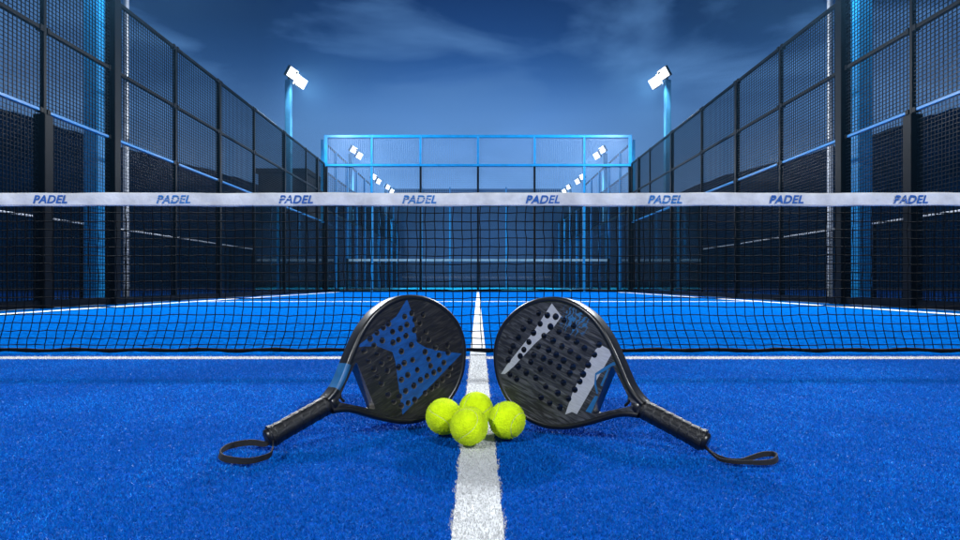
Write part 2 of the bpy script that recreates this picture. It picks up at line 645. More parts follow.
def side_fence(s, label):
    f = tag(empty('side_fence', (s * SIDEX, 0, 0)), label, 'fence', 'fences along both sides of the court')
    ys = [-1.5, 0.3, 2.1, 3.9, 5.65, 7.43, 8.85, 10.66, 12.47, 14.42, 16.65, 18.78, 20.07, BACKY - 0.12]
    heavy = {5.65: 0.09, 2.1: 0.09, 8.85: 0.15, 12.47: 0.09, 16.65: 0.09, 20.07: 0.09}
    T1, T2, T3 = 2.42, 3.42, 4.45
    for y in ys:
        w = heavy.get(y, 0.055)
        p = MB().bbox(-w / 2, w / 2, y - w / 2, y + w / 2, 0.0, T3 + 0.03).build('post', M['black_steel'], f)
        if y == 7.43:
            MB().bbox(-0.075, 0.075, y - 0.075, y + 0.075, 0.0, T1 - 0.05).build('post_sleeve', M['black_steel'], p)
        MB().bbox(-w / 2 - 0.06, w / 2 + 0.06, y - w / 2 - 0.05, y + w / 2 + 0.05, -0.003, 0.012).build('base_plate', M['black_steel'], p)
    for (y0, y1) in zip(ys[:-1], ys[1:]):
        w0, w1 = heavy.get(y0, 0.055) / 2 + 0.002, heavy.get(y1, 0.055) / 2 + 0.002
        a, b = y0 + w0, y1 - w1
        for z, m, t in ((0.05, M['black_steel'], 0.045), (T1, M['blue_steel'], 0.02), (T2, M['black_steel'], 0.028), (T3, M['black_steel'], 0.030)):
            MB().bbox(-0.025, 0.025, a, b, z - t, z + t).build('rail', m, f)
            if z > 0.1 and 5 < y0 < 18:
                for yc in (a + 0.002, b - 0.062):
                    MB().bbox(-0.034, 0.034, yc, yc + 0.06, z - t - 0.012, z + t + 0.012, 0.004).build('clamp', M['black_steel'], f)
        L = b - a
        lows = (0.10, T1 - 0.03)
        if y0 > 14:
            link_mesh('glass_panel', glass_panel(L, lows[1] - lows[0]), f, (0, a, lows[0]), math.pi / 2)
        else:
            link_mesh('mesh_panel', wire_panel(L, lows[1] - lows[0], 0.055, 0.05, 0.0065, M['wire_black']), f, (0, a, lows[0]), math.pi / 2)
        for z0, z1 in ((T1 + 0.03, T2 - 0.03), (T2 + 0.03, T3 - 0.03)):
            link_mesh('mesh_panel', wire_panel(L, z1 - z0, 0.066, 0.05, 0.0085, M['wire_black']), f, (0, a, z0), math.pi / 2)
    return f


side_fence(-1, 'black steel mesh fence along the left side of the court')
side_fence(1, 'black steel mesh fence along the right side of the court')

# end wall: glass below, blue framed mesh above
bk = tag(empty('end_wall', (0, BACKY, 0)), 'end wall of glass with blue framed mesh on top closing the court', 'fence')
BX = [-5.30, -3.70, -2.0, 0.0, 1.97, 3.70, 5.30]
BT, BM_, BG = 5.42, 4.41, 3.0
for i, x in enumerate(BX):
    edge = i in (0, 6)
    blue_low = i in (1, 5)
    w = 0.12 if edge else 0.07
    MB().bbox(x - w / 2, x + w / 2, -0.05, 0.05, 0.0, BM_ - 0.042).build('post', M['blue_steel'] if blue_low else M['black_steel'], bk)
    MB().bbox(x - w / 2, x + w / 2, -0.05, 0.05, BM_ + 0.042, BT + 0.05).build('mast', M['blue_steel'], bk)
for (i, x0), x1 in zip(enumerate(BX[:-1]), BX[1:]):
    w0 = (0.06 if i == 0 else 0.035) + 0.002
    w1 = (0.06 if i == 5 else 0.035) + 0.002
    a, b = x0 + w0, x1 - w1
    MB().bbox(a, b, -0.045, 0.045, BT - 0.05, BT + 0.045).build('rail', M['blue_steel'], bk)
    MB().bbox(a, b, -0.03, 0.03, BG - 0.04, BG + 0.04).build('rail', M['black_steel'], bk)
    MB().bbox(a, b, -0.04, 0.04, 0.0, 0.07).build('rail', M['black_steel'], bk)
    link_mesh('mesh_panel', wire_panel(b - a, BT - 0.05 - BM_ - 0.05, 0.065, 0.065, 0.0085, M['wire_blue']), bk, (a, 0, BM_ + 0.05))
    link_mesh('mesh_panel', wire_panel(b - a, BM_ - 0.05 - BG - 0.04, 0.065, 0.065, 0.0085, M['wire_blue']), bk, (a, 0, BG + 0.04))
    link_mesh('glass_panel', glass_panel(b - a, BG - 0.04 - 0.07), bk, (a, 0, 0.07))
MB().bbox(-5.36, 5.36, -0.055, 0.055, BM_ - 0.04, BM_ + 0.04).build('rail', M['blue_steel'], bk)

# the next court beyond: its side fences, net and tall windscreen
def far_fence(s, label):
    f = tag(empty('far_fence', (s * 5.55, 0, 0)), label, 'fence', 'fences of the court behind')
    ys = [21.6, 23.6, 25.6, 27.6, 29.6, 31.8, 34.0, 36.4, 38.8, 41.4]
    for i, y in enumerate(ys):
        top = 5.42 if y < 33 else 4.4
        MB().bbox(-0.05, 0.05, y - 0.05, y + 0.05, 0, top).build('post', M['blue_steel'], f)
    for y0, y1 in zip(ys[:-1], ys[1:]):
        a, b = y0 + 0.052, y1 - 0.052
        tops = (5.38, 4.36, 2.96) if y1 < 33 else (4.36, 2.96)
        for z in tops:
            MB().bbox(-0.03, 0.03, a, b, z - 0.035, z + 0.035).build('rail', M['black_steel'], f)
        link_mesh('glass_panel', glass_panel(b - a, 2.9), f, (0, a, 0.02), math.pi / 2)
        link_mesh('mesh_panel', wire_panel(b - a, 1.30, 0.10, 0.10, 0.009, M['wire_black']), f, (0, a, 3.0), math.pi / 2)
    return f


far_fence(-1, 'blue posted glass fence of the next court, behind the left corner')
far_fence(1, 'blue posted glass fence of the next court, behind the right corner')

fn = tag(empty('far_net', (0, 24.8, 0)), 'dark net with a plain white top band beyond the glass end wall', 'net')
mb = MB()
pts = [(-5.3 + 10.6 * i / 60, 0.012 * math.sin(i * 1.3)) for i in range(61)]
for i in range(60):
    (xa, ya), (xb, yb) = pts[i], pts[i + 1]
    mb.add([(xa, ya - 0.01, 1.20), (xb, yb - 0.01, 1.20), (xb, yb - 0.01, 1.29), (xa, ya - 0.01, 1.29),
            (xa, ya + 0.01, 1.20), (xb, yb + 0.01, 1.20), (xb, yb + 0.01, 1.29), (xa, ya + 0.01, 1.29)],
           [(0, 1, 2, 3), (5, 4, 7, 6), (3, 2, 6, 7), (1, 0, 4, 5)])
mb.build('top_band', M['line_far'], fn)
link_mesh('cord_mesh', wire_panel(10.6, 1.14, 0.05, 0.05, 0.011, M['cord']), fn, (-5.3, 0, 0.0))
for s in (-1, 1):
    MB().bbox(s * 5.36 - 0.04, s * 5.36 + 0.04, -0.04, 0.04, -0.008, 1.32).build('net_post', M['black_steel'], fn)


def barrier(s, label):
    f = tag(empty('low_barrier', (s * 6.45, 0, 0)), label, 'barrier', 'low barriers beside the court')
    MB().bbox(-0.02, 0.02, 1.0, 24.6, 1.26, 1.29).build('top_band', M['galv'], f)
    link_mesh('mesh_panel', wire_panel(23.6, 1.22, 0.09, 0.09, 0.008, M['wire_black']), f, (0, 1.0, 0.03), math.pi / 2)
    for i in range(9):
        y = 1.0 + 2.95 * i
        MB().bbox(-0.03, 0.03, y - 0.03, y + 0.03, -0.012, 1.255).build('post', M['black_steel'], f)


barrier(-1, 'low dark barrier with white top band outside the left fence')
barrier(1, 'low dark barrier with white top band outside the right fence')

ws = tag(empty('windscreen', (0, 43.0, 0)), 'tall blue cloth windscreen closing off the farthest court', 'windscreen')
for i in range(6):
    xa = -6.0 + 2.0 * i
    MB().bbox(xa + 0.05, xa + 1.95, -0.03, 0.03, 0.1, 7.0, 0.01).build('panel', M['screen'], ws)
for i in range(7):
    xa = -6.0 + 2.0 * i
    MB().bbox(xa - 0.045, xa + 0.045, -0.05, 0.05, -0.01, 7.12).build('post', M['blue_steel'], ws)

# ------------------------------------------------------------------ floodlight masts
def quad_frame(cen, nrm, up):
    n = Vector(nrm).normalized()
    u = Vector(up)
    u = (u - n * u.dot(n)).normalized()
    r = u.cross(n)
    return Matrix(((r.x, u.x, n.x, cen[0]), (r.y, u.y, n.y, cen[1]), (r.z, u.z, n.z, cen[2]), (0, 0, 0, 1)))


def xform(mbx, mtx):
    mbx.v = [tuple(mtx @ Vector(p)) for p in mbx.v]
    return mbx


def mast(s, y, label, group, H=6.72, lights=2, width=0.225, power=1.0, x=5.98, aim=(0.0, 1.0)):
    m_ = tag(empty('floodlight_mast', (s * x, y, -0.012)), label, 'floodlight', group)
    MB().bbox(-width / 2, width / 2, -width / 2, width / 2, 0.014, H, 0.012).build('mast', M['blue_steel'] if y < 12 else M['mast_paint'], m_)
    mbp = MB().bbox(-0.21, 0.21, -0.21, 0.21, -0.001, 0.0135)
    bp_ = mbp.build('base_plate', M['blue_steel'], m_)
    for dx in (-0.16, 0.16):
        for dy in (-0.16, 0.16):
            MB().tube([(dx, dy, 0.0138), (dx, dy, 0.045)], 0.018, 6, smooth=False).build('bolt', M['galv'], bp_)
    inw = -s
    arm = MB()
    arm.tube([(0, 0, H - 0.05), (inw * 0.02, 0, H + 0.20), (inw * 0.16, -0.04, H + 0.34), (inw * 0.50, -0.12, H - 0.02)], 0.035, 6, smooth=False)
    arm.build('bracket', M['housing'], m_)
    nrm = Vector((inw * 0.72, aim[1] * -0.62, -0.42))
    for kx, kz in ((0.17, 0.17), (0.45, -0.12)):
        T = quad_frame((inw * kx, -0.14, H + kz), nrm, (inw * 0.5, 0, 1))
        hs = xform(MB().bbox(-0.175, 0.175, -0.165, 0.165, -0.10, 0.0, 0.02), T)
        for q in range(7):
            xa = -0.16 + q * 0.05
            xform_part = xform(MB().box(xa, xa + 0.012, -0.17, 0.17, -0.16, -0.10), T)
            hs.add(xform_part.v, xform_part.f)
        lampo = hs.build('lamp_head', M['housing'], m_)
        xform(MB().bbox(-0.160, 0.160, -0.150, 0.150, 0.001, 0.008, 0.003), T).build('lens', M['lens'], lampo)
        if lights == 2 or (lights == 1 and kx > 0.3):
            ld = bpy.data.lights.new('floodlight', 'SPOT')
            ld.energy = LAMP_POWER * power * (1.0 if lights == 2 else 2.0) * 0.5
            ld.color = (0.92, 0.96, 1.0)
            ld.spot_size = math.radians(150)
            ld.spot_blend = 0.7
            ld.shadow_soft_size = 0.10
            lo = bpy.data.objects.new('floodlight', ld)
            COL.objects.link(lo)
            lo.parent = m_
            src = Vector((inw * kx, -0.14, H + kz)) + nrm.normalized() * 0.19
            lo.location = src
            tgt = Vector((inw * (x + aim[0]), 0.0, -H + 0.5))
            lo.rotation_euler = (tgt - Vector((inw * kx, 0, 0))).to_track_quat('-Z', 'Y').to_euler()
    return m_


G = 'floodlight masts along the court'
for s, w in ((-1, 'left'), (1, 'right')):
    mast(s, -6.0, f'blue floodlight mast beside the {w} fence short of the net', G, power=1.2)
    mast(s, 9.45, f'thick blue floodlight mast right behind the {w} mesh fence', G, power=1.0)
    mast(s, 19.1, f'floodlight mast with two lit square lamps above the {w} fence', G, width=0.185, power=0.75)
    mast(s, 30.0, f'floodlight mast beside the next court, {w} of the end wall', G, lights=1, power=0.9, x=6.3)
    mast(s, 37.6, f'slim far floodlight mast beyond the {w} half of the end wall, nearer of two', G, lights=1, power=0.6, width=0.16, x=6.6)
    mast(s, 41.6, f'slim far floodlight mast beyond the {w} half of the end wall, next to the windscreen', G, lights=0, width=0.16, x=6.35)

for s, w in ((-1, 'left'), (1, 'right')):
    p = tag(empty('steel_pole', (s * 6.75, 11.6, -0.012)), f'plain grey steel pole behind the {w} fence, next to the blue mast', 'pole', 'grey poles behind the fences')
    MB().tube([(0, 0, 0.014), (0, 0, 3.2), (0, 0, 6.9)], [0.062, 0.058, 0.05], 12).build('shaft', M['galv'], p)
    MB().tube([(0, 0, 6.9), (0, 0, 6.97)], [0.07, 0.03], 12).build('cap', M['galv'], p)
    MB().bbox(-0.14, 0.14, -0.14, 0.14, -0.001, 0.0135).build('base_plate', M['galv'], p)

# ------------------------------------------------------------------ hills and a service building
prof = [(-420, 60), (-200, 84), (0, 110), (43, 120), (90, 138), (120, 148), (180, 162), (240, 180), (300, 200), (478, 212)]
prof = prof + [(956 - x, y) for x, y in prof[-2::-1]]
HX = np.array([(x - CX) / F * 62 for x, y in prof])
HZ = np.array([CAMH + (CY - y) / F * 62 for x, y in prof])
vs, fs = [], []
nu, nv = 240, 14
for i in range(nu + 1):
    x = -95 + 190 * i / nu
    z = float(np.interp(x, HX, HZ))
    for j in range(nv + 1):
        t = j / nv
        y = 46.5 + 26 * t
        prz = math.sin(min(1.0, t / 0.6) * math.pi / 2) if t < 0.6 else 1 - 0.4 * (t - 0.6)
        nz = 0.12 * math.sin(x * 0.5 + j) + 0.06 * math.sin(x * 1.9 + 2 * j) + rng.normal(0, 0.03)
        vs.append((x * (1 + 0.25 * (t - 0.6)), y, max(-0.3, z * prz + nz * min(1, t * 3)) if j else -0.3))
for i in range(nu):
    for j in range(nv):
        a = i * (nv + 1) + j
        fs.append((a, a + nv + 1, a + nv + 2, a + 1))
tag(MB().add(vs, fs, 0, True).build('hills', M['hill']), 'dark scrub covered hills around the courts', kind='structure')

bd = tag(empty('service_building', (-8.2, 26.5, -0.012)), 'small dark flat roofed building behind the left fence', 'building')
MB().bbox(-1.0, 1.0, -1.2, 1.2, 0, 4.9, 0.01).build('wall', M['render'], bd)
MB().bbox(-1.12, 1.12, -1.32, 1.32, 4.902, 5.1, 0.02).build('roof', M['roof'], bd)
d = MB().bbox(-0.45, 0.45, -1.24, -1.203, 0.0, 2.1, 0.006).build('door', M['black_steel'], bd)
MB().bbox(0.32, 0.36, -1.29, -1.243, 0.98, 1.1, 0.006).build('handle', M['galv'], d)
wdw = MB().bbox(-0.6, 0.6, -1.225, -1.203, 3.0, 3.9, 0.006).build('window', M['black_steel'], bd)
MB().bbox(-0.54, 0.54, -1.233, -1.227, 3.06, 3.84, 0.002).build('pane', M['glass'], wdw)

# ------------------------------------------------------------------ thin blue haze added to give the lamps halos
hz = MB().box(-140, 140, -65, 95, -1.1, 26).build('haze', None)
hm = bpy.data.materials.new('halo_haze')
hm.use_nodes = True
hnt = hm.node_tree
hnt.nodes.clear()
ho = hnt.nodes.new('ShaderNodeOutputMaterial')
hv = hnt.nodes.new('ShaderNodeVolumePrincipled')
hv.inputs['Color'].default_value = (0.22, 0.58, 1.0, 1)
hv.inputs['Density'].default_value = HAZE
hv.inputs['Anisotropy'].default_value = 0.80
hnt.links.new(hv.outputs[0], ho.inputs['Volume'])
hz.data.materials.clear()
hz.data.materials.append(hm)
tag(hz, 'thin blue haze added for halos round the floodlights', kind='stuff')

# ------------------------------------------------------------------ balls
def ball_material():
    m = mat('ball_felt', (0.74, 0.96, 0.006), 0.95, var=0.16, scale=38, bump=0.45, bscale=420, spec=0.1, detail=8)
    b = m.node_tree.nodes['Principled BSDF']
    b.inputs['Sheen Weight'].default_value = 0.35
    b.inputs['Sheen Roughness'].default_value = 0.5
    b.inputs['Sheen Tint'].default_value = (0.9, 1.0, 0.3, 1)
    return m


M['ball'] = ball_material()
M['seam'] = mat('ball_seam', (0.52, 0.60, 0.22), 0.8, var=0.1, scale=200)
BR = 0.0358
bm = bmesh.new()
bmesh.ops.create_icosphere(bm, subdivisions=5, radius=1.0)
seam = []
for i in range(240):
    t = 2 * math.pi * i / 240
    v = Vector((0.75 * math.cos(t) + 0.25 * math.cos(3 * t), 0.75 * math.sin(t) - 0.25 * math.sin(3 * t), 0.866 * math.sin(2 * t)))
    seam.append(v.normalized())
sa = np.array([s[:] for s in seam])
for v in bm.verts:
    d = np.sqrt(((sa - np.array(v.co[:])) ** 2).sum(1).min())
    r = BR - 0.0009 * math.exp(-(d / 0.045) ** 2) + random.gauss(0, 0.00010)
    v.co *= r
me_felt = bpy.data.meshes.new('felt')
bm.to_mesh(me_felt)
bm.free()
me_felt.polygons.foreach_set('use_smooth', [True] * len(me_felt.polygons))
me_felt.materials.append(M['ball'])
me_seam = MB().tube([s * (BR - 0.0010) for s in seam], 0.00075, 5, closed=True).mesh('seam', M['seam'])
nf = 9000
d = rng.normal(size=(nf, 3))
d /= np.linalg.norm(d, axis=1)[:, None]
keep = np.array([((sa - q) ** 2).sum(1).min() > 0.0016 for q in d])
d = d[keep]
tg = np.cross(d, rng.normal(size=d.shape))
tg /= np.linalg.norm(tg, axis=1)[:, None]
tip = d * (BR + 0.0009 + 0.0009 * rng.random((len(d), 1))) + tg[::-1] * 0.0009 * rng.random((len(d), 1))
V = np.stack([d * BR - tg * 0.00022, d * BR + tg * 0.00022, tip], 1).reshape(-1, 3)
me_fuzz = MB().add(V.tolist(), [(3 * i, 3 * i + 1, 3 * i + 2) for i in range(len(d))]).mesh('fuzz', M['ball'])
BALLS = [(469, 425.7, 'yellow padel ball in front of the other three on the white line', (0.4, 0.9, 0.2)),
         (443.7, 416.3, 'yellow padel ball touching the blue star racket', (1.9, 0.3, 1.1)),
         (476, 409, 'yellow padel ball half hidden at the back of the pile', (2.7, 1.2, 0.5)),
         (507, 420, 'yellow padel ball beside the silver striped racket', (0.9, 2.1, 2.3))]
for px, py, label, rot in BALLS:
    Y = F * (CAMH - BR - 0.003) / (py - CY)
    b = tag(empty('padel_ball', ((px - CX) / F * Y, Y, BR + 0.003)), label, 'ball', 'balls piled between the rackets')
    b.rotation_euler = rot
    link_mesh('felt', me_felt, b)
    link_mesh('seam', me_seam, b)
    z = link_mesh('fuzz', me_fuzz, b)
    z['kind'] = 'stuff'

# ------------------------------------------------------------------ rackets
UO = np.array([0.118, .13, .15, .19, .23, .27, .31, .35, .39, .42, .44, .452, .455])
VO = np.array([.0165, .019, .030, .068, .102, .123, .131, .128, .110, .085, .055, .027, 0])


def outline(n=90):
    u = np.concatenate([np.linspace(UO[0], .43, 200), .455 - .025 * np.linspace(1, 0, 80) ** 2])
    v = np.interp(u, UO, VO)
    half = np.c_[u, v]
    full = np.concatenate([half, (half * [1, -1])[::-1][1:]])
    seg = np.r_[0, np.cumsum(np.hypot(*np.diff(full, axis=0).T))]
    t = np.linspace(0, seg[-1], 2 * n + 1)
    q = np.c_[np.interp(t, seg, full[:, 0]), np.interp(t, seg, full[:, 1])]
    for _ in range(14):
        q[1:-1] = 0.25 * q[:-2] + 0.5 * q[1:-1] + 0.25 * q[2:]
    return q


OUT = outline()


def inset(q, d):
    t = np.gradient(q, axis=0)
    t /= np.linalg.norm(t, axis=1)[:, None]
    n = np.c_[t[:, 1], -t[:, 0]]
    return q + n * d


def in_poly(p, poly):
    x, y = p
    c = False
    j = len(poly) - 1
    for i in range(len(poly)):
        xi, yi = poly[i]
        xj, yj = poly[j]
        if (yi > y) != (yj > y) and x < (xj - xi) * (y - yi) / (yj - yi) + xi:
            c = not c
        j = i
    return c


def rounded(poly, r, n=5):
    res = []
    k = len(poly)
    for i in range(k):
        a, b, c = (np.array(poly[j % k]) for j in (i - 1, i, i + 1))
        p0 = b + (a - b) / np.linalg.norm(a - b) * r
        p1 = b + (c - b) / np.linalg.norm(c - b) * r
        for t in np.linspace(0, 1, n):
            res.append(tuple((1 - t) ** 2 * p0 + 2 * t * (1 - t) * b + t * t * p1))
    return res


THROAT = rounded([(0.1985, 0.0520), (0.1985, -0.0520), (0.134, 0.0)], 0.008)
HL = [(0.3315, 0.0863), (0.3496, 0.0859), (0.3296, 0.0695), (0.3127, 0.0681), (0.2911, 0.0883), (0.2779, 0.0862), (0.2604, 0.0826), (0.2934, 0.0702), (0.2426, 0.0783), (0.2651, 0.064), (0.2445, 0.0629), (0.2221, 0.0631), (0.2221, 0.0409), (0.2446, 0.0453), (0.2459, 0.0238), (0.2259, 0.0212), (0.2263, 0.0041), (0.251, 0.0051), (0.2667, 0.0264), (0.2856, 0.0502), (0.2994, 0.05), (0.3185, 0.0497), (0.3414, 0.0523), (0.3589, 0.0595), (0.3506, 0.0706), (0.3735, 0.0719), (0.366, 0.0375), (0.3436, 0.0289), (0.3223, 0.0276), (0.2958, 0.026), (0.2922, 0.0019), (0.3124, -0.0012), (0.2777, -0.0002), (0.2897, -0.0235), (0.3141, -0.0245), (0.3464, 0.0005), (0.3645, 0.0193), (0.4024, -0.0118), (0.3985, -0.0255), (0.3904, -0.0586), (0.3797, -0.0682), (0.3621, -0.0717), (0.3453, -0.0747), (0.33, -0.0752), (0.3117, -0.0755), (0.3747, -0.0207), (0.3481, -0.0166), (0.38, -0.0399), (0.3468, -0.0313), (0.3634, -0.0483), (0.3486, -0.0475), (0.3299, -0.0465), (0.3129, -0.0465), (0.2727, -0.0253), (0.2938, -0.0499), (0.272, -0.0505), (0.2549, -0.0537), (0.2839, -0.0766), (0.2675, -0.0746), (0.2516, -0.0723), (0.2398, -0.0567), (0.2335, -0.0386), (0.2292, -0.0118), (0.3739, -0.0023)]
HR = [(0.3792, 0.0789), (0.3914, 0.0561), (0.3993, 0.0361), (0.403, 0.0151), (0.407, -0.0066), (0.4088, -0.0194), (0.4066, -0.0373), (0.3906, -0.0629), (0.3592, 0.083), (0.3411, 0.0878), (0.3673, 0.061), (0.3437, 0.0651), (0.374, 0.0384), (0.3765, 0.017), (0.3809, -0.002), (0.3835, -0.0178), (0.3792, -0.0393), (0.3726, -0.0642), (0.3215, 0.0883), (0.323, 0.0635), (0.3501, 0.0424), (0.3276, 0.0417), (0.3535, 0.0179), (0.3563, -0.0024), (0.3564, -0.0184), (0.3576, -0.0427), (0.3335, -0.0423), (0.2983, 0.086), (0.3021, 0.0614), (0.3057, 0.0398), (0.3108, 0.0195), (0.3295, 0.021), (0.3337, 0.0008), (0.3167, 0.0009), (0.3313, -0.0218), (0.2808, 0.0603), (0.2856, 0.0384), (0.2916, 0.016), (0.2956, -0.0002), (0.299, -0.0217), (0.2647, 0.0341), (0.2688, 0.0127), (0.2699, -0.001), (0.2611, 0.0567), (0.2745, -0.0236), (0.3065, -0.0479), (0.278, -0.0473), (0.286, -0.0731), (0.2628, -0.0708), (0.3074, -0.0722), (0.253, -0.0466), (0.2482, -0.0249), (0.245, -0.0057), (0.2441, 0.0099), (0.2414, 0.0304), (0.2376, 0.0537), (0.2367, 0.0748)]
STAR = [(0.3513, 0.1172), (0.3502, 0.0794), (0.3372, 0.0262), (0.3513, 0.0084), (0.3829, -0.0148), (0.43, -0.0431), (0.2467, -0.0894), (0.2750, 0.0143), (0.2765, 0.0335), (0.2501, 0.0589), (0.2085, 0.0765), (0.3137, 0.0945)]
BAR1 = [(0.3594, 0.1088), (0.3299, 0.0933), (0.337, 0.0663), (0.3621, 0.0206), (0.3892, -0.0441), (0.4014, -0.0663), (0.4106, -0.0708), (0.4051, -0.0479), (0.375, 0.0405)]
BAR2 = [(0.2325, 0.0761), (0.2061, 0.0746), (0.2259, -0.0655), (0.2314, -0.0659), (0.2368, -0.0666), (0.2433, -0.0737), (0.2474, -0.0777), (0.2501, -0.0266), (0.2386, 0.0647)]
# blue flourish near the throat of the striped racket: a bent ribbon and a small wedge
RIB1 = [(0.1893, 0.0640), (0.1990, 0.0560), (0.2120, 0.0380), (0.2224, 0.0222), (0.2200, 0.0190), (0.2080, 0.0330), (0.1970, 0.0500), (0.1860, 0.0590)]
RIB2 = [(0.2224, 0.0222), (0.2160, 0.0020), (0.2050, -0.0120), (0.2020, -0.0095), (0.2125, 0.0040), (0.2190, 0.0215)]
RIB3 = [(0.2000, -0.0150), (0.2060, -0.0160), (0.2120, -0.0520), (0.2005, -0.0500)]
RIB4 = [(0.2000, 0.0400), (0.2035, 0.0400), (0.2045, 0.0060), (0.2000, 0.0060)]


def racket_face_mat(name, base, streak, splash=None):
    m = bpy.data.materials.new(name)
    m.use_nodes = True
    nt = m.node_tree
    b = nt.nodes['Principled BSDF']
    tc = nt.nodes.new('ShaderNodeTexCoord')
    mp = nt.nodes.new('ShaderNodeMapping')
    mp.inputs['Rotation'].default_value = (0, 0, 0.5)
    mp.inputs['Scale'].default_value = (22, 190, 60)
    nt.links.new(tc.outputs['Object'], mp.inputs['Vector'])
    n = nt.nodes.new('ShaderNodeTexNoise')
    n.inputs['Scale'].default_value = 1.0
    n.inputs['Detail'].default_value = 6
    n.inputs['Distortion'].default_value = 1.2
    nt.links.new(mp.outputs[0], n.inputs['Vector'])
    r = nt.nodes.new('ShaderNodeValToRGB')
    r.color_ramp.elements[0].position = 0.45
    r.color_ramp.elements[0].color = (*base, 1)
    r.color_ramp.elements[1].position = 0.80
    r.color_ramp.elements[1].color = (*streak, 1)
    nt.links.new(n.outputs['Fac'], r.inputs['Fac'])
    last = r.outputs['Color']
    if splash:
        # printed blue flames in one part of the face
        n3 = nt.nodes.new('ShaderNodeTexWave')
        n3.inputs['Scale'].default_value = 26
        n3.inputs['Distortion'].default_value = 14
        n3.inputs['Detail'].default_value = 3
        n3.inputs['Detail Scale'].default_value = 2.0
        nt.links.new(tc.outputs['Object'], n3.inputs['Vector'])
        sp = nt.nodes.new('ShaderNodeVectorMath')
        sp.operation = 'DISTANCE'
        sp.inputs[1].default_value = (*splash, 0.018)
        nt.links.new(tc.outputs['Object'], sp.inputs[0])
        fl = nt.nodes.new('ShaderNodeMapRange')
        fl.inputs['From Min'].default_value = 0.058
        fl.inputs['From Max'].default_value = 0.020
        nt.links.new(sp.outputs['Value'], fl.inputs['Value'])
        ml = nt.nodes.new('ShaderNodeMath')
        ml.operation = 'MULTIPLY'
        nt.links.new(fl.outputs[0], ml.inputs[0])
        nt.links.new(n3.outputs['Fac'], ml.inputs[1])
        th = nt.nodes.new('ShaderNodeMapRange')
        th.inputs['From Min'].default_value = 0.50
        th.inputs['From Max'].default_value = 0.78
        nt.links.new(ml.outputs[0], th.inputs['Value'])
        mx = nt.nodes.new('ShaderNodeMix')
        mx.data_type = 'RGBA'
        nt.links.new(th.outputs[0], mx.inputs['Factor'])
        nt.links.new(last, mx.inputs['A'])
        mx.inputs['B'].default_value = (0.02, 0.12, 0.27, 1)
        last = mx.outputs['Result']
    nt.links.new(last, b.inputs['Base Color'])
    b.inputs['Roughness'].default_value = 0.32
    q = nt.nodes.new('ShaderNodeMapRange')
    q.inputs['To Min'].default_value = 0.50
    q.inputs['To Max'].default_value = 0.22
    nt.links.new(n.outputs['Fac'], q.inputs['Value'])
    nt.links.new(q.outputs[0], b.inputs['Roughness'])
    bp = nt.nodes.new('ShaderNodeBump')
    bp.inputs['Strength'].default_value = 0.35
    bp.inputs['Distance'].default_value = 0.002
    nt.links.new(n.outputs['Fac'], bp.inputs['Height'])
    nt.links.new(bp.outputs[0], b.inputs['Normal'])
    return m


M['face_l'] = racket_face_mat('face_star', (0.006, 0.006, 0.007), (0.055, 0.05, 0.045))
M['face_r'] = racket_face_mat('face_stripe', (0.012, 0.012, 0.013), (0.12, 0.12, 0.125), splash=(0.300 * 1.04, -0.100 * 1.04))
M['star'] = mat('star_blue', (0.003, 0.062, 0.235), 0.42, var=0.35, scale=30, stretch=(1, 4, 1))
M['silver'] = mat('stripe_silver', (0.46, 0.46, 0.47), 0.42, 0.25, var=0.14, scale=60, stretch=(1, 6, 1))
M['accent'] = mat('accent_blue', (0.008, 0.11, 0.27), 0.4, var=0.2, scale=60)
M['rim'] = mat('rim_black', (0.005, 0.005, 0.006), 0.34, coat=0.1, var=0.3, scale=30)
M['hole_wall'] = mat('hole_wall', (0.012, 0.013, 0.016), 0.35)
M['hole_wall_pale'] = mat('hole_wall_pale', (0.12, 0.11, 0.09), 0.35, var=0.4, scale=60)
M['grip'] = mat('grip_tape', (0.004, 0.004, 0.005), 0.36, bump=0.25, bscale=900, var=0.3, scale=60)
M['strap'] = mat('strap_webbing', (0.008, 0.008, 0.009), 0.75, bump=0.5, bscale=1600)

FT = 0.0172                                            # half thickness of the face


